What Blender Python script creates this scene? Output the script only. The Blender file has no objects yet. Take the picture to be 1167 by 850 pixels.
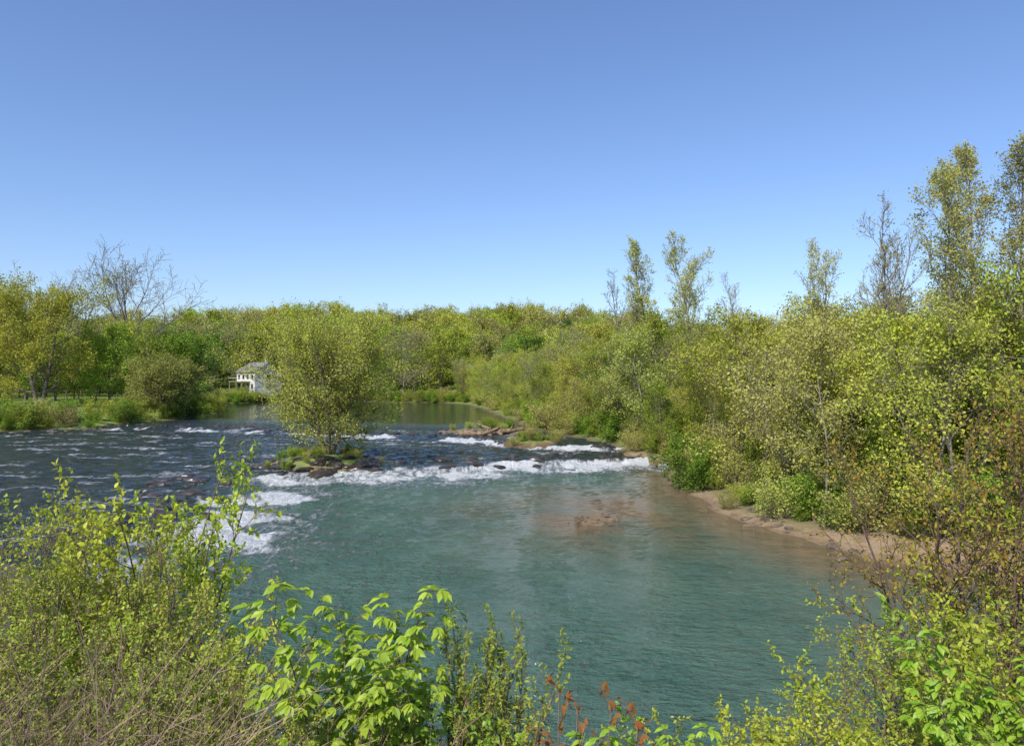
import bpy, math, numpy as np
from mathutils import Vector
scene=bpy.context.scene
R=np.random.RandomState

# ---------------------------------------------------------------- helpers
def vnoise(x,y,seed=0):
    x=np.asarray(x,float);y=np.asarray(y,float)
    xi=np.floor(x).astype(np.int64);yi=np.floor(y).astype(np.int64)
    fx=x-xi;fy=y-yi
    fx=fx*fx*(3-2*fx);fy=fy*fy*(3-2*fy)
    def h(a,b):
        n=(a*374761393+b*668265263+seed*1442695041)&0x7fffffff
        n=((n^(n>>13))*1274126177)&0x7fffffff
        n=n^(n>>16)
        return (n%100003)/100003.0
    return (h(xi,yi)*(1-fx)+h(xi+1,yi)*fx)*(1-fy)+(h(xi,yi+1)*(1-fx)+h(xi+1,yi+1)*fx)*fy
def fbm(x,y,seed=0,o=4):
    s=0;a=.5;t=0
    for i in range(o):
        s=s+a*vnoise(x*2**i,y*2**i,seed+i*7);t+=a;a*=.5
    return s/t
def sdist(px,py,poly):
    px=np.asarray(px,float);py=np.asarray(py,float)
    best=np.full(px.shape,1e18);ins=np.zeros(px.shape,bool)
    n=len(poly)
    for i in range(n):
        ax,ay=poly[i];bx,by=poly[(i+1)%n]
        ex,ey=bx-ax,by-ay
        t=np.clip(((px-ax)*ex+(py-ay)*ey)/(ex*ex+ey*ey),0,1)
        d=(px-ax-t*ex)**2+(py-ay-t*ey)**2
        best=np.minimum(best,d)
        if ay!=by:
            c=((ay>py)!=(by>py))&(px<(bx-ax)*(py-ay)/(by-ay)+ax)
            ins^=c
    return np.where(ins,1,-1)*np.sqrt(best)
def sstep(x,a,b):
    t=np.clip((x-a)/(b-a),0,1);return t*t*(3-2*t)

def make_mesh(name,V,faces,mats,attrs=None,smooth=()):
    me=bpy.data.meshes.new(name)
    V=np.asarray(V,np.float32)
    me.vertices.add(len(V));me.vertices.foreach_set('co',V.ravel())
    tot=sum(f.size for f,_ in faces);npol=sum(len(f) for f,_ in faces)
    me.loops.add(tot);me.polygons.add(npol)
    me.loops.foreach_set('vertex_index',np.concatenate([f.ravel() for f,_ in faces]).astype(np.int32))
    st=[];o=0;mi=[];sm=[]
    for i,(f,m) in enumerate(faces):
        n,k=f.shape
        st.append(o+np.arange(n)*k);o+=n*k
        mi.append(np.full(n,m));sm.append(np.full(n,i in smooth))
    me.polygons.foreach_set('loop_start',np.concatenate(st).astype(np.int32))
    for m in mats: me.materials.append(m)
    me.polygons.foreach_set('material_index',np.concatenate(mi).astype(np.int32))
    me.polygons.foreach_set('use_smooth',np.concatenate(sm).astype(bool))
    if attrs:
        for k,a in attrs.items():
            at=me.attributes.new(k,'FLOAT','POINT');at.data.foreach_set('value',np.asarray(a,np.float32).ravel())
    me.update(calc_edges=True);me.validate()
    return me
def add_obj(name,me,loc=(0,0,0),rz=0,sc=1,parent=None):
    o=bpy.data.objects.new(name,me);scene.collection.objects.link(o)
    o.location=loc;o.rotation_euler=(0,0,rz)
    o.scale=(sc,sc,sc) if np.isscalar(sc) else sc
    if parent: o.parent=parent
    return o

# ---------------------------------------------------------------- materials
def newmat(name):
    m=bpy.data.materials.new(name);m.use_nodes=True
    nt=m.node_tree;nt.nodes.clear()
    out=nt.nodes.new('ShaderNodeOutputMaterial')
    return m,nt,out
def N(nt,t,**k):
    n=nt.nodes.new(t)
    for a,b in k.items(): setattr(n,a,b)
    return n
def mixc(nt,fac,a,b):
    n=N(nt,'ShaderNodeMix',data_type='RGBA')
    for s,v in ((0,fac),(6,a),(7,b)):
        if isinstance(v,(tuple,float,int)):
            n.inputs[s].default_value=(*v,1) if isinstance(v,tuple) else v
        else: nt.links.new(v,n.inputs[s])
    return n.outputs[2]
def mathn(nt,op,a,b=None,c=None,clamp=False):
    n=N(nt,'ShaderNodeMath',operation=op);n.use_clamp=clamp
    for i,v in enumerate((a,b,c)):
        if v is None: continue
        if isinstance(v,(float,int)): n.inputs[i].default_value=v
        else: nt.links.new(v,n.inputs[i])
    return n.outputs[0]
def attr(nt,name):
    n=N(nt,'ShaderNodeAttribute');n.attribute_name=name;return n.outputs['Fac']
def noise(nt,scale,detail=4,vec=None,rough=.55):
    n=N(nt,'ShaderNodeTexNoise');n.inputs['Scale'].default_value=scale;n.inputs['Detail'].default_value=detail
    n.inputs['Roughness'].default_value=rough
    if vec is not None: nt.links.new(vec,n.inputs['Vector'])
    return n.outputs['Fac']
def mrange(nt,v,a,b,c=0,d=1):
    n=N(nt,'ShaderNodeMapRange');n.inputs[1].default_value=a;n.inputs[2].default_value=b
    n.inputs[3].default_value=c;n.inputs[4].default_value=d
    nt.links.new(v,n.inputs[0]);return n.outputs[0]

def leaf_mat(name,a,b,alt=None,transl=.33,gloss=0,rv=.32):
    m,nt,out=newmat(name)
    col=mixc(nt,attr(nt,'var'),a,b)
    oi=N(nt,'ShaderNodeObjectInfo')
    if alt: col=mixc(nt,mathn(nt,'MULTIPLY',mathn(nt,'POWER',oi.outputs['Random'],1.4),.9),col,alt)
    hv=N(nt,'ShaderNodeHueSaturation')
    rr=mathn(nt,'FRACT',mathn(nt,'MULTIPLY',oi.outputs['Random'],17.37))
    nt.links.new(mrange(nt,rr,0,1,1-rv,1+rv*.6),hv.inputs['Value'])
    rr2=mathn(nt,'FRACT',mathn(nt,'MULTIPLY',oi.outputs['Random'],53.1))
    nt.links.new(mrange(nt,rr2,0,1,.488,.517),hv.inputs['Hue'])
    nt.links.new(col,hv.inputs['Color'])
    col=hv.outputs['Color']
    df=N(nt,'ShaderNodeBsdfDiffuse');nt.links.new(col,df.inputs['Color'])
    tr=N(nt,'ShaderNodeBsdfTranslucent')
    nt.links.new(col,tr.inputs['Color'])
    ms=N(nt,'ShaderNodeMixShader');ms.inputs[0].default_value=transl
    nt.links.new(df.outputs[0],ms.inputs[1]);nt.links.new(tr.outputs[0],ms.inputs[2])
    if gloss:
        gl=N(nt,'ShaderNodeBsdfGlossy');gl.inputs['Roughness'].default_value=.5
        ms2=N(nt,'ShaderNodeMixShader');ms2.inputs[0].default_value=gloss
        nt.links.new(ms.outputs[0],ms2.inputs[1]);nt.links.new(gl.outputs[0],ms2.inputs[2]);ms=ms2
    nt.links.new(ms.outputs[0],out.inputs[0])
    return m
def rough_mat(name,a,b,scale=3,rough=.9,bump=.3,stretch=None):
    m,nt,out=newmat(name)
    tc=N(nt,'ShaderNodeTexCoord');vec=tc.outputs['Object']
    if stretch:
        mp=N(nt,'ShaderNodeMapping');mp.inputs['Scale'].default_value=stretch
        nt.links.new(vec,mp.inputs[0]);vec=mp.outputs[0]
    nz=noise(nt,scale,6,vec)
    col=mixc(nt,mrange(nt,nz,.35,.65),a,b)
    p=N(nt,'ShaderNodeBsdfPrincipled');p.inputs['Roughness'].default_value=rough
    nt.links.new(col,p.inputs['Base Color'])
    bp=N(nt,'ShaderNodeBump');bp.inputs['Strength'].default_value=bump;bp.inputs['Distance'].default_value=.05
    nt.links.new(nz,bp.inputs['Height']);nt.links.new(bp.outputs[0],p.inputs['Normal'])
    nt.links.new(p.outputs[0],out.inputs[0]);return m

BARK=rough_mat('bark_brown',(.12,.09,.07),(.20,.16,.12),4,stretch=(1,1,.25))
BARKG=rough_mat('bark_pale',(.17,.145,.11),(.28,.24,.19),3,stretch=(1,1,.4))
TWIG=rough_mat('twig_brown',(.13,.085,.055),(.24,.17,.12),8)
TWIGR=rough_mat('twig_dark',(.10,.06,.04),(.17,.11,.08),8)
STRAW=rough_mat('dry_stalks',(.24,.15,.095),(.40,.29,.19),5)
LF_Y=leaf_mat('leaf_yellowgreen',(.31,.39,.035),(.52,.57,.075),alt=(.46,.43,.09))
LF_E=leaf_mat('leaf_elm',(.36,.42,.06),(.56,.60,.11),rv=.01,transl=.4)
LF_G=leaf_mat('leaf_green',(.12,.25,.025),(.27,.41,.045),alt=(.36,.43,.06))
LF_P=leaf_mat('leaf_palegreen',(.39,.43,.08),(.56,.58,.13),alt=(.47,.42,.14))
LF_D=leaf_mat('leaf_dark',(.06,.14,.02),(.14,.24,.035))
LF_FG=leaf_mat('leaf_fresh',(.33,.43,.03),(.60,.64,.06),transl=.42,rv=.12,gloss=.03)
LF_FG2=leaf_mat('leaf_sapling',(.24,.42,.025),(.46,.62,.05),transl=.45,rv=.08,gloss=.04)
LF_FG3=leaf_mat('leaf_olive',(.26,.32,.04),(.48,.50,.09),transl=.38,rv=.15)
LF_BR=leaf_mat('leaf_bronze',(.36,.23,.05),(.52,.46,.075),transl=.4,rv=.1)
LF_RD=leaf_mat('leaf_rust',(.34,.12,.04),(.42,.22,.08),transl=.4,rv=.1)

# ---------------------------------------------------------------- plants
UP=np.array([0,0,1.])
def nrm(v): return v/(np.linalg.norm(v)+1e-9)
class T:
    def __init__(s): s.paths=[];s.an=[];s.ad=[]
def grow(rs,t,p,d,L,r,lvl,P,first=False):
    n=P['n'][lvl];pts=[p];rad=[r];dirs=[d];st=L/n;dd=d
    w=P['wig'][lvl];u=P['up'][lvl]
    for i in range(n):
        dd=nrm(dd+rs.normal(0,w,3)+UP*u);p=p+dd*st
        pts.append(p);dirs.append(dd);rad.append(max(r*(1-(1-P['tip'])*(i+1)/n),P['rmin']))
    t.paths.append((np.array(pts),np.array(rad),lvl))
    if lvl==len(P['n'])-1:
        for i in range(1,n+1):
            t.an.append(pts[i]);t.ad.append(dirs[i])
        return
    nc=P['nc'][lvl];s0=P['start'][lvl];az=rs.rand()*6.28
    for k in range(nc):
        q=s0+(1-s0)*((k+rs.rand())/nc)
        f=min(q,.999)*n;i=int(f);f-=i
        pos=pts[i]*(1-f)+pts[i+1]*f;dr=dirs[i+1]
        az+=2.4+rs.normal(0,.4)
        a=P['ang'][lvl]*(1+.25*rs.normal())*(1.15-.45*q)
        ref=UP if abs(dr[2])<.9 else np.array([1.,0,0])
        e1=nrm(np.cross(dr,ref));e2=np.cross(dr,e1)
        cd=nrm(math.cos(a)*dr+math.sin(a)*(math.cos(az)*e1+math.sin(az)*e2))
        if lvl==0: prof=P.get('prof',lambda q:1.15-.6*q)(q)
        else: prof=1.1-.5*q
        grow(rs,t,pos,cd,L*P['ratio'][lvl]*prof*(.75+.5*rs.rand()),max(rad[i]*P.get('rr',.55),P['rmin']),lvl+1,P)
def tubes(paths,sides=(7,5,4,3,3)):
    V=[];F=[];o=0
    for pts,rad,lvl in paths:
        k=sides[min(lvl,len(sides)-1)]
        n=len(pts)
        tg=np.gradient(pts,axis=0);tg/=np.linalg.norm(tg,axis=1)[:,None]+1e-9
        ref=np.array([.31,.94,.12]) if abs(tg[0][2])>.7 else UP
        e1=np.cross(tg,ref);e1/=np.linalg.norm(e1,axis=1)[:,None]+1e-9
        e2=np.cross(tg,e1)
        th=np.arange(k)*2*np.pi/k
        ring=pts[:,None,:]+rad[:,None,None]*(np.cos(th)[None,:,None]*e1[:,None,:]+np.sin(th)[None,:,None]*e2[:,None,:])
        V.append(ring.reshape(-1,3))
        i=np.arange(n-1)[:,None]*k+o;j=np.arange(k)[None,:];j2=(j+1)%k
        F.append(np.stack([i+j,i+j2,i+k+j2,i+k+j],-1).reshape(-1,4))
        o+=n*k
    return np.concatenate(V),np.concatenate(F)
def leaf_cards(rs,C,size,upb=.55):
    n=len(C)
    a=rs.normal(size=(n,3));a/=np.linalg.norm(a,axis=1)[:,None]
    nn=rs.normal(size=(n,3));nn[:,2]+=upb*2
    s=np.cross(a,nn);s/=np.linalg.norm(s,axis=1)[:,None]+1e-9
    L=size*(.55+.9*rs.rand(n))[:,None];W=L*(.55+.25*rs.rand(n))[:,None]
    V=np.stack([C-a*L*.5,C+s*W*.5+a*L*.05,C+a*L*.5,C-s*W*.5+a*L*.05],1).reshape(-1,3)
    F=(np.arange(n)[:,None]*4+np.arange(4)[None,:])
    return V,F
LT=np.array([[0,0,0],[-.26,.28,.06],[-.24,.62,.03],[0,1,-.12],[.24,.62,.03],[.26,.28,.06],[0,.3,0],[0,.65,-.03]])
def leaf_shapes(rs,C,A,size,width=1.,upb=1.):
    n=len(C)
    A=A/(np.linalg.norm(A,axis=1)[:,None]+1e-9)
    nn=rs.normal(size=(n,3))*.6;nn[:,2]+=upb
    s=np.cross(A,nn);s/=np.linalg.norm(s,axis=1)[:,None]+1e-9
    u=np.cross(s,A)
    L=(size*(.6+.7*rs.rand(n)))[:,None,None]
    t=LT[None]*np.array([width,1,1])
    V=C[:,None,:]+L*(t[...,0:1]*s[:,None]+t[...,1:2]*A[:,None]+t[...,2:3]*u[:,None])
    b=np.arange(n)[:,None]*8
    tri=np.concatenate([b+np.array([[0,6,1]]),b+np.array([[7,3,2]]),b+np.array([[0,5,6]]),b+np.array([[7,4,3]])])
    qd=np.concatenate([b+np.array([[1,6,7,2]]),b+np.array([[6,5,4,7]])])
    return V.reshape(-1,3),tri,qd
def tree_mesh(name,seed,H,P,bark,leaf,lean=(0,0),stems=1,stemspread=.3):
    rs=R(seed);t=T()
    for s in range(stems):
        if stems>1:
            az=s*6.28/stems+rs.rand();sp=stemspread*(.4+rs.rand()*.9)
            d=nrm(np.array([math.cos(az)*sp,math.sin(az)*sp,1.]));p0=np.array([math.cos(az),math.sin(az),0])*P['r']*.9-UP*.3
            l=H*(.8+.2*rs.rand())
        else:
            d=nrm(np.array([lean[0],lean[1],1.]));p0=-UP*.3;l=H
        grow(rs,t,p0,d,l*P.get('trunk',.9),P['r'],0,P)
    V,F=tubes(t.paths)
    faces=[(F,0)];var=[np.zeros(len(V))]
    k=P['leaves']
    if k>0:
        A=np.array(t.an)
        if P.get('keep',1)<1: A=A[rs.rand(len(A))<P['keep']]
        off=rs.normal(0,P['spread'],(len(A)*k,3));ln=np.linalg.norm(off,axis=1)[:,None]
        off*=np.minimum(1,P['spread']*2.1/ln)
        C=np.repeat(A,k,0)+off
        LV,LFc=leaf_cards(rs,C,P['ls'])
        cl=fbm(C[:,0]*.8+C[:,2]*.3+50,C[:,1]*.8+C[:,2]*.7+50,seed,2)
        vr=np.clip((cl-.5)*2.2+.5+rs.normal(0,.2,len(C)),0,1)
        faces.append((LFc+len(V),1));var.append(np.repeat(vr,4));V=np.concatenate([V,LV])
    return make_mesh(name,V,faces,[bark,leaf],{'var':np.concatenate(var)},smooth=(0,))

prR=lambda q:.35+.95*math.sin(math.pi*min(1,(q**1.1)))**.7
prT=lambda q:.9-.45*q
def PB(**k):
    d=dict(n=[8,5,4,3],wig=[.06,.14,.2,.25],up=[.04,.10,.06,.03],nc=[15,6,4],start=[.25,.25,.2],ang=[.95,.8,.8],
      ratio=[.42,.5,.5],tip=.25,rmin=.012,r=.2,leaves=7,spread=.22,ls=.2,prof=prR)
    d.update(k);return d

# ---------------------------------------------------------------- river / terrain
river=[(160,8),(60,20),(30,24),(18,26.2),(13.2,28.5),(11.6,35),(10.2,46),(11.8,55),(12.4,60),(9.8,63),(8.9,70),(5.6,80),(2.0,94),(-1.9,119),(-6,150),(-11,177),(-19,192),
 (-40,199),(-66,200),(-69,178),(-60,150),(-52,132),(-50,110),(-53,96),(-62,90),(-80,86),(-160,84),(-160,36),(-60,34),(-30,30),(-14,25),(-9,18),(-5,13.8),(0,12.5),(12,12),(25,9),(60,2),(160,-20)]
led1=[(20,62),(9.5,61.6),(4,60),(-1.6,58.0),(-6.6,54.5),(-10,53),(-15,51.5),(-18.0,48.5),(-16.2,42),(-14.2,36),(-14.5,28),(-17,15),(-260,15),(-260,400),(20,400)]
led2=[(20,67),(9,68),(4,69),(-2,74),(-6,79),(-18,83),(-25,86),(-37,92),(-60,97),(-260,97),(-260,400),(20,400)]
def lvl_water(x,y):
    wx=(fbm(x*.3,y*.3,3,2)-.5)*4+(fbm(x*1.1,y*1.1,4,2)-.5)*1.4;wy=(fbm(x*.3+40,y*.3,5,2)-.5)*4+(fbm(x*1.1+40,y*1.1,6,2)-.5)*1.4
    s1=sdist(x+wx,y+wy,led1);s2=sdist(x+wx,y+wy,led2)
    z=.50*sstep(s1,-1.2,1.6)+.15*sstep(s1,2,18)+.28*sstep(s2,-1,1)
    return z,s1,s2
def terrain(x,y):
    x=np.asarray(x,float);y=np.asarray(y,float)
    d=-sdist(x,y,river)+(fbm(x*.35,y*.35,11,3)-.5)*1.8
    wl,s1,s2=lvl_water(x,y)
    near=np.where((y<27-.35*np.clip(x,0,60))&(x>-20),1,0); near=np.where((x<=-20)&(y<55),1,near)
    nb=np.minimum(.45*np.clip(d,0,None),5.4)
    far=.10*np.clip(d,0,3.5)+.16*np.clip(d-3.5,0,9)+.01*np.clip(d-12,0,60)
    hill=(17+7*(fbm(x*.012+3,y*.012+8,61,2)-.4))*sstep(y+.12*x,196,330)+6*sstep(y,320,500)
    hill=hill*(1-.3*sstep(x,-20,90))*(1-.2*sstep(-x,60,160))
    out=wl*np.where(near>0,.3,1)+np.where(near>0,nb,far+hill)+(fbm(x*.9,y*.9,17,3)-.5)*.35*sstep(d,0,3)
    dep=np.clip(-d,0,None)
    inn=wl-.06-.5*sstep(dep,0,6)
    z=np.where(d>0,out,inn)
    def bump(cx,cy,rx,ry,h):
        rr=((x-cx)/rx)**2+((y-cy)/ry)**2
        rr=rr*(.75+.6*fbm(x*.7,y*.7,23,3))
        return wl+h*(1-rr)
    isl=np.maximum(bump(-14.6,57.5,4.3,4.6,.75),bump(-3,85,5.5,3.0,.5))
    isl=np.maximum(isl,bump(2,72,3.0,2.2,.35))
    rg_=((x-4.3)/1.3)**2+((y-37.2)/1.9)**2
    grav=wl+.05*(1-rg_)+(fbm(x*2.5,y*2.5,29,3)-.55)*.22-.02
    grav=np.where(rg_<4,grav,-5)
    z=np.maximum(z,np.maximum(isl,grav))
    return z,d,wl,near,isl-wl

def grid_mesh(name,xs,ys,Z,mat,attrs):
    X,Y=np.meshgrid(xs,ys);V=np.stack([X,Y,Z],-1).reshape(-1,3)
    nx,ny=len(xs),len(ys)
    i=(np.arange(ny-1)[:,None]*nx+np.arange(nx-1)[None,:]).ravel()
    F=np.stack([i,i+1,i+1+nx,i+nx],-1)
    return make_mesh(name,V,[(F,0)],[mat],attrs,smooth=(0,))

m,nt,out=newmat('ground_soil_grass')
geo=N(nt,'ShaderNodeNewGeometry')
n1=noise(nt,1.2,8,geo.outputs['Position'],.7);n2=noise(nt,9,6,geo.outputs['Position'],.7)
soil=mixc(nt,mrange(nt,n2,.3,.7),(.11,.085,.045),(.20,.17,.09))
grass=mixc(nt,mrange(nt,n1,.35,.65),(.12,.20,.03),(.26,.33,.06))
c=mixc(nt,mathn(nt,'MULTIPLY',attr(nt,'grass'),mrange(nt,n1,.3,.5,.5,1)),soil,grass)
sand=mixc(nt,mrange(nt,n2,.35,.7),(.28,.18,.10),(.44,.33,.21))
sand=mixc(nt,mrange(nt,n1,.5,.62),sand,(.20,.14,.07))
c=mixc(nt,attr(nt,'sand'),c,sand)
c=mixc(nt,attr(nt,'wet'),c,(.12,.07,.03))
p=N(nt,'ShaderNodeBsdfPrincipled');p.inputs['Roughness'].default_value=.95
nt.links.new(c,p.inputs['Base Color'])
bp=N(nt,'ShaderNodeBump');bp.inputs['Strength'].default_value=.7;bp.inputs['Distance'].default_value=.12
nt.links.new(n2,bp.inputs['Height']);nt.links.new(bp.outputs[0],p.inputs['Normal']);nt.links.new(p.outputs[0],out.inputs[0])
GROUND=m
u=np.linspace(-1,1,520);xs=18*np.sinh(u*5.2)/1.0
v=np.linspace(0,1,620);ys=-80+ (np.exp(v*3.6)-1)*70
ys=np.concatenate([ys,[2800,4000]]);xs=xs[(np.abs(xs)<2600)]
X,Y=np.meshgrid(xs,ys);Z,D,WL,NR,IS=terrain(X,Y)
sandw=1.2+3.4*sstep(X,11,15)*sstep(-Y,-36,-30)
sandm=sstep(-(D-sandw),-1.2,.6)*(X>0)*(Y>24-.3*np.clip(X,0,60))*(Y<66)*(D>-4)
sandm=np.maximum(sandm,((X-4.3)**2+(Y-37.2)**2<9))
sandm=np.where(IS>-.1,.45*(IS<.3),sandm)
gr=np.where((X<-40)|(IS>.25)|((Y>66)&(D>1.5)),1,.3)*np.where(NR>0,.5,1)
wet=((D<.5)*(D>-30)*(IS<.12)*(X<40))*1.0
ter=add_obj('ground',grid_mesh('ground',xs,ys,Z,GROUND,{'sand':sandm,'grass':gr,'wet':wet*np.where((X>0)&(Y<66),.5,.85)}))

def gz(x,y): return float(terrain(np.array([x]),np.array([y]))[0][0])

# water
m,nt,out=newmat('river_water')
geo=N(nt,'ShaderNodeNewGeometry');pos=geo.outputs['Position']
foam=attr(nt,'foam');sh=attr(nt,'shallow');rg=attr(nt,'rgh')
mp=N(nt,'ShaderNodeMapping');mp.inputs['Scale'].default_value=(.7,1.15,1);mp.inputs['Rotation'].default_value=(0,0,.35);nt.links.new(pos,mp.inputs[0])
mpf=N(nt,'ShaderNodeMapping');mpf.inputs['Scale'].default_value=(1.4,.55,1);mpf.inputs['Rotation'].default_value=(0,0,.1);nt.links.new(pos,mpf.inputs[0])
w1=noise(nt,1.3,5,mp.outputs[0],.65);w2=noise(nt,4.5,4,mp.outputs[0],.7);w3=noise(nt,.22,4,pos,.65)
deep=mixc(nt,mrange(nt,w3,.36,.64),(.036,.100,.078),(.075,.150,.112))
deep=mixc(nt,mrange(nt,w2,.35,.65),deep,mixc(nt,.35,deep,(.13,.21,.17)))
deep=mixc(nt,sh,deep,mixc(nt,mrange(nt,w1,.4,.6),(.13,.085,.035),(.22,.14,.06)))
upc=mixc(nt,mrange(nt,w1,.42,.6),(.012,.018,.022),(.038,.050,.052))
c=mixc(nt,attr(nt,'up'),deep,upc)
w4=noise(nt,2.0,8,mpf.outputs[0],.78)
fm=mrange(nt,mathn(nt,'ADD',foam,mathn(nt,'MULTIPLY',mathn(nt,'SUBTRACT',w4,.5),2.6)),.30,.72)
fl=mathn(nt,'MULTIPLY',mrange(nt,noise(nt,1.5,7,mp.outputs[0],.8),.64,.71),mathn(nt,'MULTIPLY',attr(nt,'fleck'),mrange(nt,w3,.46,.56)),clamp=True)
fm=mathn(nt,'MAXIMUM',mathn(nt,'MULTIPLY',fm,mrange(nt,foam,0,.12)),mathn(nt,'MULTIPLY',fl,.6))
c=mixc(nt,fm,c,(.86,.88,.88))
p=N(nt,'ShaderNodeBsdfPrincipled');p.inputs['IOR'].default_value=1.33
nt.links.new(c,p.inputs['Base Color'])
nt.links.new(mrange(nt,fm,0,1,.06,.7),p.inputs['Roughness'])
h=mathn(nt,'ADD',w1,mathn(nt,'MULTIPLY',w2,.45));
h=mathn(nt,'ADD',mathn(nt,'MULTIPLY',h,rg),mathn(nt,'MULTIPLY',mathn(nt,'MULTIPLY',fm,w4),.4))
bp=N(nt,'ShaderNodeBump');bp.inputs['Strength'].default_value=1;bp.inputs['Distance'].default_value=1.1
nt.links.new(h,bp.inputs['Height']);nt.links.new(bp.outputs[0],p.inputs['Normal']);nt.links.new(p.outputs[0],out.inputs[0])
WATER=m
xs=np.linspace(-110,60,820);ys=7*np.exp(np.linspace(0,np.log(210/7),760))
X,Y=np.meshgrid(xs,ys)
wl,s1,s2=lvl_water(X,Y)
na=fbm(X*.35,Y*.25,31,4);nb_=fbm(X*1.2,Y*.8,33,3);nc_=fbm(X*.22+5,Y*.4+3,35,3)
side=sstep(-Y,-51,-48)*sstep(-X,8,11)
f1=np.exp(-(np.clip(-s1-1.4,0,None)/(3.0+1.6*side))**1.3)*sstep(-s1,-1.5,-.3)*np.clip((na-.2)*3.6,.6,1.3)
f1=f1*(1-side*np.clip((.52-nc_)*7,0,.75))
f1=f1*np.where(Y<30,.5,1)
f2=np.exp(-(np.clip(-s2-.5,0,None)/1.6)**1.3)*sstep(-s2,-.8,.1)*np.clip((na-.35)*6,0,1.15)
mid=(sstep(s1,0,3)*(1-sstep(s2,0,22)))
rip=np.clip((fbm(X*.3+9,Y*.9,41,4)-.58)*6,0,.5)*mid*(X>-60)
tail=np.exp(-np.clip(-s1,0,None)/(9+6*side))*(s1<0)*np.clip((fbm(X*.8,Y*.22,43,4)-.46)*4,0,.5)
foamv=np.clip(np.maximum.reduce([f1,f2,rip,tail]),0,1.25)
turb=np.maximum(mid*.9,np.exp(-np.abs(s1+2)/4))
Zw=wl+(nb_-.5)*.36*turb+(fbm(X*3,Y*2,47,3)-.5)*.30*np.clip(foamv,0,1)
D=-sdist(X,Y,river)
rb=(X>-2)&(Y>20)
shal=np.where(rb,sstep(D,-5.5,-.3)*(Y<66),0)*.8
e=((X-4.5)/6.0)**2+((Y-39)/8.0)**2
shal=np.maximum(shal,np.clip(np.exp(-e*1.0)*(.85+2.2*(na-.5)),0,.95))
shal=np.maximum(shal,sstep(D,-2,0)*.4)
up=sstep(s1,-.6,1)*.93
rg=np.clip(.42+.35*turb-.40*sstep(s2,0,14),.02,1)
fleck=np.where(s1<0,.8,.9)*(1-sstep(s2,5,20))*(1-.8*sstep(-X,45,60))
add_obj('river_water',grid_mesh('river_water',xs,ys,Zw,WATER,{'foam':foamv,'shallow':np.clip(shal,0,1),'rgh':rg,'up':up,'fleck':fleck}))

# ---------------------------------------------------------------- rocks
ROCK=rough_mat('river_rock',(.09,.065,.045),(.21,.16,.11),2.5,bump=.6)
ROCKD=rough_mat('wet_rock',(.02,.018,.016),(.07,.055,.04),2.5,rough=.35,bump=.6)
def rocks(name,pts,mat,seed):
    import bmesh
    rs=R(seed);V=[];F=[];o=0
    bm=bmesh.new();bmesh.ops.create_icosphere(bm,subdivisions=2,radius=1)
    bv=np.array([v.co[:] for v in bm.verts]);bf=np.array([[v.index for v in f.verts] for f in bm.faces]);bm.free()
    for x,y,s in pts:
        z=gz(x,y)
        wz=float(lvl_water(np.array([x]),np.array([y]))[0][0])
        z=max(z,wz-.05)
        q=bv*(1+.7*(fbm(bv[:,0]*1.7+x,bv[:,1]*1.7+bv[:,2]+y,seed,3)-.5))[:,None]*np.array([s*(.8+.9*rs.rand()),s*(.7+.5*rs.rand()),s*(.35+.3*rs.rand())])
        a=rs.normal(0,.5);ca,sa=math.cos(a),math.sin(a)
        q=np.stack([q[:,0]*ca-q[:,1]*sa,q[:,0]*sa+q[:,1]*ca,q[:,2]],1)+np.array([x,y,z])
        V.append(q);F.append(bf+o);o+=len(bv)
    return add_obj(name,make_mesh(name,np.concatenate(V),[(np.concatenate(F),0)],[mat]))
rs=R(5);pp=[]
for k in range(34): pp.append((rs.uniform(-8,2.5),rs.uniform(82,88),rs.uniform(.2,.6)))
for k in range(60):
    y=rs.uniform(28,66);x=np.interp(y,[28,35,46,55,60,66],[14,11.8,10.4,12,12.6,10])+rs.normal(0.5,.6);pp.append((x,y,rs.uniform(.06,.3)))
for k in range(50): pp.append((4.3+rs.normal(0,.8),37.2+rs.normal(0,1.1),rs.uniform(.04,.13)))
for k in range(40): pp.append((rs.uniform(-75,-50),rs.uniform(84,97),rs.uniform(.1,.4)))
rocks('river_rocks',pp,ROCK,3)
pp=[]
for k in range(64):
    a=rs.rand()*6.28;pp.append((-14.6+4.2*math.cos(a)*rs.uniform(.8,1.15),57.5+4.5*math.sin(a)*rs.uniform(.8,1.15),rs.uniform(.2,.55)))
lp=np.array(led1[1:11]);l2=np.array(led2[1:9])
for poly,n,a,b,s0,s1_ in ((lp,130,.2,5,.2,.6),(l2,80,.0,3.5,.2,.55)):
    seg=np.linalg.norm(np.diff(poly,axis=0),axis=1);cum=np.r_[0,np.cumsum(seg)]
    for k in range(n):
        q=rs.rand()*cum[-1];x=np.interp(q,cum,poly[:,0]);y=np.interp(q,cum,poly[:,1])
        o=rs.uniform(a,b)
        if y<50 and poly is lp: pp.append((x-o,y+rs.normal(0,.6),rs.uniform(s0,s1_)))
        else: pp.append((x+rs.normal(0,.6),y+o,rs.uniform(s0,s1_)))
rocks('ledge_rocks',pp,ROCKD,4)

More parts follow.
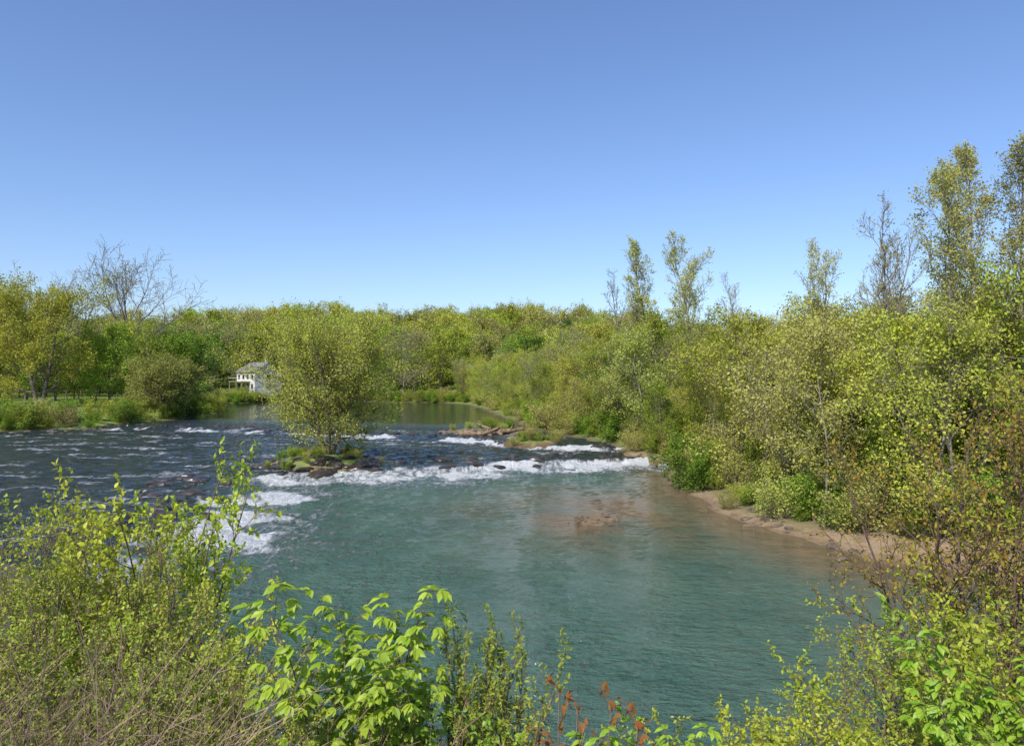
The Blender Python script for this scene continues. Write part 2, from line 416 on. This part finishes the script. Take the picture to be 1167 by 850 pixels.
DRIFT=rough_mat('driftwood',(.13,.085,.05),(.30,.21,.13),3,stretch=(1,1,.3))
def log(name,p0,p1,r,seed,branches=4):
    rs=R(seed);t=T();p0=np.array(p0,float);p1=np.array(p1,float);L=np.linalg.norm(p1-p0)
    P=dict(n=[7,4],wig=[.08,.25],up=[0,.05],nc=[branches],start=[.3],ang=[.9],ratio=[.35],tip=.45,rmin=.02,rr=.6,prof=prT)
    grow(rs,t,p0,nrm(p1-p0),L,r,0,P)
    V,F=tubes(t.paths,(9,6));return add_obj(name,make_mesh(name,V,[(F,0)],[DRIFT],smooth=(0,)))
log('driftwood_log',(-5.6,80.0,1.1),(.2,80.5,1.7),.42,1)
log('driftwood_log',(-4.6,80.5,.9),(-1.2,79,2.5),.30,2,5)
log('driftwood_log',(-2.5,82,1.1),(2.4,83,1.6),.34,3)
log('driftwood_log',(-1,81,.9),(-4.0,84,2.9),.2,4,6)
log('driftwood_log',(-16.0,53.2,.3),(-13.0,53.4,.6),.2,11,3)

# ---------------------------------------------------------------- individual trees
def tree_at(name,me,x,y,rz=0,sc=1,dz=0):
    return add_obj(name,me,(x,y,gz(x,y)+dz),rz,sc)
me=tree_mesh('elm_tree',21,9.4,PB(r=.15,leaves=7,ls=.11,spread=.21,nc=[15,7,5],start=[.16,.15,.15],ratio=[.46,.5,.45],ang=[1.0,.85,.8],up=[.0,.05,.03,.0],wig=[.05,.12,.2,.25]),BARK,LF_E,stems=6,stemspread=.42)
tree_at('elm_tree',me,-14.1,57.5,0,(1.06,1.06,1.12))
PT=lambda **k:PB(**{**dict(r=.15,leaves=4,ls=.13,spread=.13,nc=[16,7,5],start=[.35,.2,.2],ratio=[.30,.5,.5],ang=[.65,.6,.7],up=[.02,.14,.08,.03],prof=prT,trunk=.95,rmin=.014),**k})
cw=[tree_mesh('cottonwood',31+i,18,PT(leaves=[4,3,3][i]),BARKG,LF_P) for i in range(3)]
bare=[tree_mesh('bare_sycamore',41+i,18,PT(leaves=1,keep=.4,nc=[18,7,6],start=[.3,.2,.2],ratio=[.28,.5,.5],r=.13,wig=[.05,.14,.2,.22],ang=[.6,.6,.6],rmin=.011),BARKG,LF_P) for i in range(2)]
tree_at('cottonwood_tree',cw[0],14.5,74,0,1.02)
tree_at('cottonwood_tree',cw[1],19,75,1,1.06)
tree_at('cottonwood_tree',cw[2],16.8,74,2,.92)
tree_at('sycamore_tree',bare[0],12.5,76,2,.95)
tree_at('sycamore_tree',bare[1],11,80,5,.9)
tree_at('sycamore_tree',bare[1],19.8,60,3,.80)
tree_at('sycamore_tree',bare[0],22.3,58,4,.78)
tree_at('cottonwood_tree',cw[2],21,50,4,.80)
tree_at('sycamore_tree',bare[1],24.5,52,1,.82)
tree_at('sycamore_tree',bare[1],18.4,37,1,.76)
tree_at('sycamore_tree',bare[0],19.9,37.4,0,.80)
cwr=[tree_mesh('cottonwood_near',51+i,17,PT(leaves=4,ls=.10,spread=.11,nc=[24,8,6],start=[.2,.2,.2],r=.11,rmin=.008,ratio=[.28,.5,.5]),BARKG,LF_P) for i in range(2)]
tree_at('cottonwood_tree',cwr[0],18.9,31.8,0,.88)
tree_at('cottonwood_tree',cwr[1],20.4,32.4,2,.97)
tree_at('cottonwood_tree',cwr[0],21.6,32,3,.95)
me=tree_mesh('maple_tree',61,15.5,PB(r=.3,leaves=12,ls=.24,spread=.42,ratio=[.48,.5,.5],nc=[16,6,5],start=[.18,.2,.2]),BARK,LF_Y,stems=2,stemspread=.2)
tree_at('maple_tree',me,-71,112,0,1.05)
tree_at('maple_tree',me,-84,122,2,1.05)
me=tree_mesh('bare_tree',62,23,PB(r=.4,leaves=1,keep=.5,ls=.2,spread=.3,ratio=[.5,.5,.5],nc=[17,9,7],wig=[.05,.12,.2,.25],rmin=.028),BARKG,LF_P)
tree_at('sycamore_tree',me,-80,155,0,1.1)
tree_at('sycamore_tree',me,-104,165,2,1.0)
me=tree_mesh('willow_tree',63,8,PB(r=.2,leaves=9,ls=.2,spread=.3,ratio=[.6,.55,.5],nc=[14,7,5],start=[.1,.2,.2]),BARK,LF_P,stems=4,stemspread=.6)
tree_at('willow_tree',me,-52.5,113,0,1.0)
me=tree_mesh('dark_tree',64,11,PB(r=.2,leaves=12,ls=.25,spread=.35,ratio=[.45,.5,.5],start=[.12,.2,.2]),BARK,LF_G)
tree_at('oak_tree',me,-66,122,0,1.0);tree_at('oak_tree',me,-60,130,2,.95)

# ---------------------------------------------------------------- masses via geometry nodes
def variants(cname,meshes):
    c=bpy.data.collections.new(cname)
    for i,me in enumerate(meshes):
        o=bpy.data.objects.new('%s_%02d'%(cname,i),me);c.objects.link(o)
    return c
def scatter(name,col,pts,rot,scl,idx):
    n=len(pts)
    me=bpy.data.meshes.new(name);me.vertices.add(n);me.vertices.foreach_set('co',np.asarray(pts,np.float32).ravel())
    a=me.attributes.new('rot','FLOAT_VECTOR','POINT');a.data.foreach_set('vector',np.asarray(rot,np.float32).ravel())
    a=me.attributes.new('scl','FLOAT_VECTOR','POINT');a.data.foreach_set('vector',np.asarray(scl,np.float32).ravel())
    a=me.attributes.new('idx','INT','POINT');a.data.foreach_set('value',np.asarray(idx,np.int32))
    o=add_obj(name,me)
    g=bpy.data.node_groups.new(name,'GeometryNodeTree')
    g.interface.new_socket('Geometry',in_out='INPUT',socket_type='NodeSocketGeometry')
    g.interface.new_socket('Geometry',in_out='OUTPUT',socket_type='NodeSocketGeometry')
    gi=g.nodes.new('NodeGroupInput');go=g.nodes.new('NodeGroupOutput')
    ci=g.nodes.new('GeometryNodeCollectionInfo');ci.inputs['Collection'].default_value=col
    ci.inputs['Separate Children'].default_value=True;ci.inputs['Reset Children'].default_value=True
    ip=g.nodes.new('GeometryNodeInstanceOnPoints');ip.inputs['Pick Instance'].default_value=True
    def na(t,nm):
        x=g.nodes.new('GeometryNodeInputNamedAttribute');x.data_type=t;x.inputs['Name'].default_value=nm;return x.outputs['Attribute']
    L=g.links.new
    L(gi.outputs[0],ip.inputs['Points']);L(ci.outputs[0],ip.inputs['Instance'])
    L(na('INT','idx'),ip.inputs['Instance Index']);L(na('FLOAT_VECTOR','rot'),ip.inputs['Rotation']);L(na('FLOAT_VECTOR','scl'),ip.inputs['Scale'])
    L(ip.outputs[0],go.inputs[0])
    md=o.modifiers.new('scatter','NODES');md.node_group=g
    return o
def put(name,col,nv,xy,rs,smin,smax,cond=None,idx=None,dz=0):
    xy=np.asarray(xy);z,D,wl,nr,isl=terrain(xy[:,0],xy[:,1])
    k=cond(xy,z,D,nr) if cond else np.ones(len(xy),bool)
    k=k&(np.abs(xy[:,0])<.74*xy[:,1]+14)
    xy=xy[k];z=z[k];n=len(xy)
    s=smin+(smax-smin)*rs.rand(n)**1.3;sc=np.stack([s*rs.uniform(.85,1.15,n),s*rs.uniform(.85,1.15,n),s],1)
    rot=np.stack([rs.normal(0,.04,n),rs.normal(0,.04,n),rs.rand(n)*6.28],1)
    ii=rs.randint(0,nv,n) if idx is None else rs.choice(idx,n)
    return scatter(name,col,np.stack([xy[:,0],xy[:,1],z+dz],1),rot,sc,ii)
def jgrid(rs,x0,x1,y0,y1,sp):
    a,b=np.meshgrid(np.arange(x0,x1,sp),np.arange(y0,y1,sp))
    xy=np.stack([a.ravel(),b.ravel()],1);return xy+rs.uniform(-.45*sp,.45*sp,xy.shape)

PF=lambda **k:PB(**{**dict(n=[5,4,3],wig=[.06,.15,.2],up=[.03,.08,.03],nc=[20,7],start=[.2,.2],ang=[.95,.8],ratio=[.42,.5],r=.2,leaves=11,spread=.42,ls=.38,rmin=.03),**k})
farm=[tree_mesh('far_tree_a',71,13,PF(),BARK,LF_Y),
 tree_mesh('far_tree_b',72,14,PF(leaves=9),BARK,LF_P),
 tree_mesh('far_tree_c',73,12,PF(ratio=[.5,.5]),BARK,LF_G),
 tree_mesh('far_tree_d',74,14,PF(leaves=3,ls=.32),BARKG,LF_P),
 tree_mesh('far_tree_e',75,14,PF(leaves=12),BARK,LF_Y),
 tree_mesh('far_tree_f',76,12,PF(leaves=12,ratio=[.35,.5]),BARK,LF_D)]
fc=variants('far_tree_kinds',farm)
rs=R(8)
hx=jgrid(rs,-280,200,200,335,7.0)
put('hillside_forest',fc,6,hx,rs,.75,1.35,lambda xy,z,D,nr:(D>3)&~((np.abs(xy[:,0]+70)<13)&(xy[:,1]<218)&(xy[:,1]>190))&~((xy[:,0]>60)&(xy[:,1]>270))&~((np.abs(xy[:,0]+8)<9)&(xy[:,1]<214)),idx=[0,0,1,1,2,3,3,4,5,2,0])
rs=R(9)
lx=jgrid(rs,-170,-45,100,205,8.0)
put('floodplain_forest',fc,6,lx,rs,.65,.95,lambda xy,z,D,nr:(D>3)&((xy[:,1]>150)|(xy[:,0]<-92)|((xy[:,1]>128)&(xy[:,0]<-56)))&~((np.abs(xy[:,0]+xy[:,1]*.342)<9)&(xy[:,1]>165)),idx=[0,1,2,2,4,0,3])
PM=lambda **k:PB(**{**dict(leaves=8,ls=.14,spread=.25,nc=[15,6,4]),**k})
midm=[tree_mesh('mid_tree_a',81,10,PM(r=.10,leaves=10,start=[.10,.2,.2],ratio=[.38,.5,.5]),BARKG,LF_Y),
 tree_mesh('mid_tree_b',82,10,PM(r=.09,leaves=7,ratio=[.30,.5,.5],start=[.15,.2,.2]),BARKG,LF_P),
 tree_mesh('mid_tree_c',83,9,PM(r=.1,leaves=9,ratio=[.38,.5,.5],start=[.1,.2,.2]),BARK,LF_G),
 tree_mesh('mid_tree_d',84,12,PM(r=.10,leaves=2,ratio=[.3,.5,.5]),BARKG,LF_P),
 tree_mesh('mid_tree_e',85,10,PM(r=.1,leaves=10,ratio=[.36,.5,.5],start=[.08,.2,.2]),BARKG,LF_Y)]
mc=variants('bank_tree_kinds',midm)
rs=R(10)
rx=np.concatenate([jgrid(rs,-12,75,26,205,3.9),jgrid(rs,12,34,29,50,3.2)])
put('riverbank_woodland',mc,5,rx,rs,.50,1.10,lambda xy,z,D,nr:(D>2.0+2.6*sstep(-xy[:,1],-36,-30))&(nr==0)&(xy[:,0]-.55*xy[:,1]<12)&((xy[:,1]<110)|(D<25))&(D<38),idx=[0,0,1,1,2,3,4,4])
PS=lambda **k:PB(**{**dict(n=[4,3,3],wig=[.12,.2,.2],up=[.02,.05,.02],nc=[7,5],start=[.15,.15],ang=[.8,.8],ratio=[.5,.5],r=.025,leaves=4,spread=.12,ls=.09,rmin=.006,prof=prT),**k})
shm=[tree_mesh('shrub_a',91,2.4,PS(),TWIG,LF_Y,stems=7,stemspread=.7),
 tree_mesh('shrub_b',92,2.2,PS(leaves=6),TWIG,LF_G,stems=7,stemspread=.8),
 tree_mesh('shrub_c',93,2.6,PS(leaves=3),TWIG,LF_P,stems=8,stemspread=.6)]
sc_=variants('shrub_kinds',shm)
rs=R(12)
sx=np.concatenate([jgrid(rs,-12,40,26,110,1.8),jgrid(rs,-12,30,110,200,2.8)])
put('riverbank_shrubs',sc_,3,sx,rs,.4,1.7,lambda xy,z,D,nr:(D>.9+3.2*sstep(xy[:,0],11,15)*sstep(-xy[:,1],-36,-30)*1.0)&(D<10)&(nr==0),idx=[0,2,1,1,0,2])
rs=R(13)
sx=np.concatenate([jgrid(rs,-160,-40,85,202,2.6),jgrid(rs,-75,-10,190,206,2.2)])
put('floodplain_shrubs',sc_,3,sx,rs,.6,1.8,lambda xy,z,D,nr:(D>.1)&(D<6)&(nr==0)&((vnoise(xy[:,0]*.12,xy[:,1]*.12,5)>.2)|(xy[:,1]>185)),idx=[0,0,1,1,2])
rs=R(14);sx=[(-14.6+rs.normal(0,1.6),57.5+rs.normal(0,1.6)) for _ in range(34)]
put('island_shrubs',sc_,3,np.array(sx),rs,.2,.42)
rs=R(15);sx=[(-2+rs.normal(0,2.6),86+rs.normal(0,1.0)) for _ in range(16)]+[(2+rs.normal(0,1.2),72+rs.normal(0,.8)) for _ in range(12)]
put('shoal_shrubs',sc_,3,np.array(sx),rs,.3,.7)

# ---------------------------------------------------------------- houses
WHITE=rough_mat('siding_white',(.62,.62,.60),(.72,.72,.70),1,.6,.05);ROOF=rough_mat('roof_shingle',(.16,.155,.15),(.24,.235,.23),6)
TAN=rough_mat('siding_tan',(.36,.31,.24),(.44,.38,.30),1,.7,.05)
m,nt,out=newmat('window_glass');p=N(nt,'ShaderNodeBsdfPrincipled');p.inputs['Base Color'].default_value=(.02,.025,.03,1);p.inputs['Roughness'].default_value=.1;nt.links.new(p.outputs[0],out.inputs[0]);GLASS=m
def boxm(name,x0,x1,y0,y1,z0,z1,mat,par):
    V=[(x,y,z) for z in (z0,z1) for y in (y0,y1) for x in (x0,x1)]
    F=np.array([[0,2,3,1],[4,5,7,6],[0,1,5,4],[2,6,7,3],[0,4,6,2],[1,3,7,5]])
    return add_obj(name,make_mesh(name,V,[(F,0)],[mat]),parent=par)
def house(name,x,y,z,rz,w,d,h,wall):
    e=bpy.data.objects.new(name,None);scene.collection.objects.link(e);e.location=(x,y,z);e.rotation_euler=(0,0,rz)
    rh=w*.24
    V=[(-w/2,-d/2,-2),(w/2,-d/2,-2),(w/2,d/2,-2),(-w/2,d/2,-2),(-w/2,-d/2,h),(w/2,-d/2,h),(w/2,d/2,h),(-w/2,d/2,h),(-w/2,0,h+rh),(w/2,0,h+rh)]
    add_obj('walls',make_mesh('walls',V,[(np.array([[0,1,5,4],[1,2,6,5],[2,3,7,6],[3,0,4,7]]),0),(np.array([[5,6,9],[7,4,8]]),0)],[wall]),parent=e)
    o=.4;t=.18;a=rh/(d/2);ez=h-o*a+.05
    V=[(-w/2-o,-d/2-o,ez),(w/2+o,-d/2-o,ez),(w/2+o,0,h+rh+.05),(-w/2-o,0,h+rh+.05),(w/2+o,d/2+o,ez),(-w/2-o,d/2+o,ez)]
    V=V+[(a_,b_,c_+t) for a_,b_,c_ in V]
    F=np.array([[0,3,2,1],[3,5,4,2],[6,7,8,9],[9,8,10,11],[0,1,7,6],[4,5,11,10],[1,2,8,7],[2,4,10,8],[3,0,6,9],[5,3,9,11]])
    add_obj('roof',make_mesh('roof',V,[(F,0)],[ROOF]),parent=e)
    k=0
    for zz in (.7,h*.5+.6):
        for fx in (-.36,-.12,.12,.36):
            k+=1;boxm('window_%d'%k,fx*w-.5,fx*w+.5,-d/2-.05,-d/2+.05,zz,zz+1.2,GLASS,e)
            boxm('window_frame_%d'%k,fx*w-.58,fx*w+.58,-d/2-.03,-d/2+.03,zz-.08,zz+1.28,WHITE,e)
        k+=1;boxm('window_%d'%k,w/2-.05,w/2+.05,-.5,.5,zz,zz+1.2,GLASS,e)
    boxm('chimney',w*.2,w*.2+.8,.5,1.2,h,h+rh+1.1,TAN,e)
    boxm('deck',-w/2,w/2*.5,-d/2-2.4,-d/2-.06,h*.5-.15,h*.5,TAN,e)
    for i,fx in enumerate((-.48,-.1,.22)): boxm('deck_post_%d'%i,fx*w,fx*w+.15,-d/2-2.3,-d/2-2.15,-2,h*.5-.152,TAN,e)
    boxm('deck_rail',-w/2,w/2*.5,-d/2-2.4,-d/2-2.33,h*.5+.9,h*.5+1,WHITE,e)
house('white_house',-69.5,205,3.8,-.75,10,8,5.2,WHITE)
house('tan_house',-10.5,212,4.8,.3,9,6,4.2,TAN)
house('tan_house',-2.5,205,2.8,.3,7,6,3.6,TAN)

# ---------------------------------------------------------------- foreground plants
def plant_mesh(name,seed,H,P,leaf,stems,spread,size,per=2,width=1.,palm=False,stemmat=TWIG):
    rs=R(seed);t=T()
    for s in range(stems):
        az=s*2.4+rs.rand();sp=spread*(.3+rs.rand()*.9)
        d=nrm(np.array([math.cos(az)*sp,math.sin(az)*sp,1.]))
        grow(rs,t,np.array([math.cos(az),math.sin(az),0])*.08-UP*.15,d,H*(.6+.45*rs.rand()),P['r'],0,P)
    A=np.array(t.an);Dr=np.array(t.ad)
    if palm:
        k=5;A=np.repeat(A,2,0);m=len(A)
        out=rs.normal(size=(m,3));out[:,2]=np.abs(out[:,2])*.3+.1;out/=np.linalg.norm(out,axis=1)[:,None]
        hub=A+out*size*.9
        for i in range(m): t.paths.append((np.array([A[i],(A[i]+hub[i])/2+UP*.01,hub[i]]),np.array([.002,.0018,.0015]),3))
        C=np.repeat(hub,k,0);o2=np.repeat(out,k,0)
        ang=np.tile(np.linspace(-1.25,1.25,k),m)
        side=np.cross(o2,UP);side/=np.linalg.norm(side,axis=1)[:,None]+1e-9
        Ax=o2*np.cos(ang)[:,None]+side*np.sin(ang)[:,None];Ax[:,2]-=.45+.3*rs.rand(len(Ax))
        upb=2.
    else:
        C=np.repeat(A,per,0)+rs.normal(0,.012,(len(A)*per,3))
        Ax=np.repeat(Dr,per,0)*.7+rs.normal(0,.75,(len(A)*per,3));Ax[:,2]-=.1;upb=1.
    V,F=tubes(t.paths,(6,4,3,3));n0=len(V)
    LV,tri,qd=leaf_shapes(rs,C,Ax,size,width,upb)
    vr=np.clip(.5+rs.normal(0,.28,len(C))+(fbm(C[:,0]*3+9,C[:,2]*3+9,seed,2)-.5),0,1)
    me=make_mesh(name,np.concatenate([V,LV]),[(F,0),(tri+n0,1),(qd+n0,1)],[stemmat,leaf],{'var':np.concatenate([np.zeros(n0),np.repeat(vr,8)])},smooth=(0,))
    return me,float(np.concatenate([V,LV])[:,2].max())
PP=lambda **k:dict(**{**dict(n=[7,5,5],wig=[.1,.18,.2],up=[.03,.05,.02],nc=[9,4],start=[.25,.2],ang=[.8,.8],ratio=[.34,.5],tip=.3,rmin=.0022,r=.014,rr=.6,prof=prT),**k})
pv={
 'a':plant_mesh('shrub_fresh_a',101,2.6,PP(nc=[9,5]),LF_FG,6,.28,.052,2),
 'b':plant_mesh('shrub_fresh_b',102,2.6,PP(nc=[10,5]),LF_FG,7,.4,.045,2),
 'c':plant_mesh('shrub_olive',103,2.4,PP(nc=[11,6]),LF_FG3,9,.45,.03,2),
 'd':plant_mesh('sapling_palmate',104,2.6,PP(n=[7,4],nc=[10],wig=[.06,.12],up=[.03,.08],start=[.35],ratio=[.28],ang=[.85]),LF_FG2,6,.2,.105,1,.85,True),
 'e':plant_mesh('shrub_upright',105,2.4,PP(n=[9,6],nc=[14],wig=[.05,.1],up=[.03,.12],start=[.2],ratio=[.26],ang=[.45]),LF_FG3,9,.2,.05,4,.8),
 'f':plant_mesh('shrub_rust',106,1.8,PP(n=[6,4],nc=[6],wig=[.1,.15],up=[.03,.05],start=[.4],ratio=[.25],ang=[.7]),LF_RD,4,.15,.07,2),
 'g':plant_mesh('bronze_tree',107,5.2,PP(n=[9,7,5],nc=[17,8],r=.035,ratio=[.44,.45],start=[.25,.15],rmin=.0035),LF_BR,5,.35,.055,2,1,False,TWIGR),
 'h':plant_mesh('shrub_fresh_c',108,2.6,PP(nc=[7,4],wig=[.15,.2,.2]),LF_FG2,5,.3,.065,2),
}
NM={'a':'privet_shrub','b':'privet_shrub','c':'honeysuckle_shrub','d':'buckeye_sapling','e':'willow_shrub','f':'sumac_plant','g':'oak_tree','h':'elder_shrub'}
FG=[('b',-5.5,8,5.85),('a',-4.95,8.5,5.65),('c',-4.4,7,5.75),('b',-4.6,8,5.85),('a',-4.35,8.8,6.1),('a',-4.1,9,6.3),('c',-4.2,7.6,5.6),('b',-3.7,7.4,5.3),('b',-4.9,7.4,5.9),
('b',-3.5,5.8,5.3),('c',-3.0,5.6,5.25),('a',-2.8,5.9,5.15),('b',-2.4,5.4,4.95),('c',-2.6,4.9,5.0),('c',-2.0,5.6,4.8),('b',-5.8,7,5.6),('c',-4.7,6,5.4),('c',-3.6,6.6,5.45),('a',-2.95,7,5.1),('c',-3.3,4.9,5.1),('b',-2.1,6.4,4.85),
('d',-1.30,5.9,5.62),('d',-.95,5.7,5.35),('c',-1.5,4.9,4.8),('e',-.45,6,5.2),('e',-.2,6.1,5.15),('e',-.05,6.0,4.85),('c',-.85,5,4.75),('h',-.35,5,4.8),('h',.1,5,4.9),('f',.45,4.8,5.0),('f',.55,4.7,4.9),('d',.86,5,4.88),('h',1.1,5,4.8),('b',1.34,5.5,4.65),
('a',1.7,5.6,4.7),('a',1.88,6,4.7),('b',2.38,6,4.5),('a',2.28,5,4.8),('c',2.9,6.1,4.8),('a',3.3,6.3,5.1),('h',3.6,6,5.25),('d',3.45,5.4,5.3),('a',4.1,6.2,5.45),('h',2.7,4.5,4.95),('d',3.0,4.6,5.15),('b',4.0,7.5,5.0),('a',2.5,5.4,4.7),
('g',5.7,9,7.3),('g',6.5,9.4,7.9),('c',5.4,8,5.2),('b',4.9,8.5,4.8),('b',6.4,8,5.7)]
rs=R(77)
for k,x,y,zt in FG:
    me,h=pv[k];g=gz(x,y);s=(zt-g)/h
    add_obj(NM[k],me,(x,y,g),rs.rand()*6.28,(s*rs.uniform(.75,.95),s*rs.uniform(.75,.95),s) if s>1.0 else s)
# dry stalks / brush
rs=R(55);paths=[]
reg=[(-6,-1.8,3.4,7.5,2100,1.2,2.0),(-1.8,.8,3.8,6.5,260,.9,1.6),(.8,5,3.8,7,260,.6,1.2)]
for x0,x1,y0,y1,n,h0,h1 in reg:
    X_=rs.uniform(x0,x1,n);Y_=rs.uniform(y0,y1,n);Zg=terrain(X_,Y_)[0]
    for i in range(n):
        d=nrm(np.array([rs.normal(0,.35),rs.normal(0,.35),1]));L=rs.uniform(h0,h1);p=np.array([X_[i],Y_[i],Zg[i]-.05]);pts=[p]
        bend=rs.normal(0,.12,3)
        for j in range(6):
            d=nrm(d+bend+rs.normal(0,.06,3)-UP*.05);p=p+d*L/6;pts.append(p)
        paths.append((np.array(pts),np.linspace(.004,.0015,7),3))
        if rs.rand()<.8:
            for q in range(3):
                j=rs.randint(2,6);b=pts[j];d2=nrm(rs.normal(size=3)+UP*.8)
                paths.append((np.array([b,b+d2*.12,b+d2*.25+rs.normal(0,.03,3)]),np.array([.0025,.0018,.001]),3))
V,F=tubes(paths);add_obj('dry_brush',make_mesh('dry_brush',V,[(F,0)],[STRAW]))

# ---------------------------------------------------------------- sky, sun, camera
el=math.radians(46);sx_,sy_=-.5,-.866
rot=math.atan2(sx_,sy_)
w=bpy.data.worlds.new('World');scene.world=w;w.use_nodes=True;nt=w.node_tree
bg=nt.nodes['Background'];sky=nt.nodes.new('ShaderNodeTexSky');sky.sky_type='NISHITA';sky.sun_disc=False
sky.sun_elevation=el;sky.sun_rotation=rot;sky.air_density=1.1;sky.dust_density=.6;sky.ozone_density=2.0;sky.altitude=200
mx=mixc(nt,1.0,(0,0,0),(1,1,1));mxn=nt.nodes[-1];mxn.blend_type='MULTIPLY'
nt.links.new(sky.outputs[0],mxn.inputs[6]);mxn.inputs[7].default_value=(.96,1.06,1.32,1)
nt.links.new(mxn.outputs[2],bg.inputs[0]);bg.inputs[1].default_value=.130
l=bpy.data.lights.new('sun','SUN');l.energy=5.0;l.angle=math.radians(.5);l.color=(1,.95,.86)
so=bpy.data.objects.new('sun',l);scene.collection.objects.link(so)
d=Vector((sx_*math.cos(el),sy_*math.cos(el),math.sin(el)))
so.rotation_euler=d.to_track_quat('Z','Y').to_euler()
cam=bpy.data.cameras.new('camera');co=bpy.data.objects.new('camera',cam);scene.collection.objects.link(co)
cam.sensor_width=36;cam.lens=26.2;cam.clip_start=.1;cam.clip_end=6000
co.location=(0,0,7);co.rotation_euler=(math.radians(90.47),0,0);scene.camera=co
scene.view_settings.view_transform='Standard';scene.view_settings.look='None';scene.view_settings.exposure=0
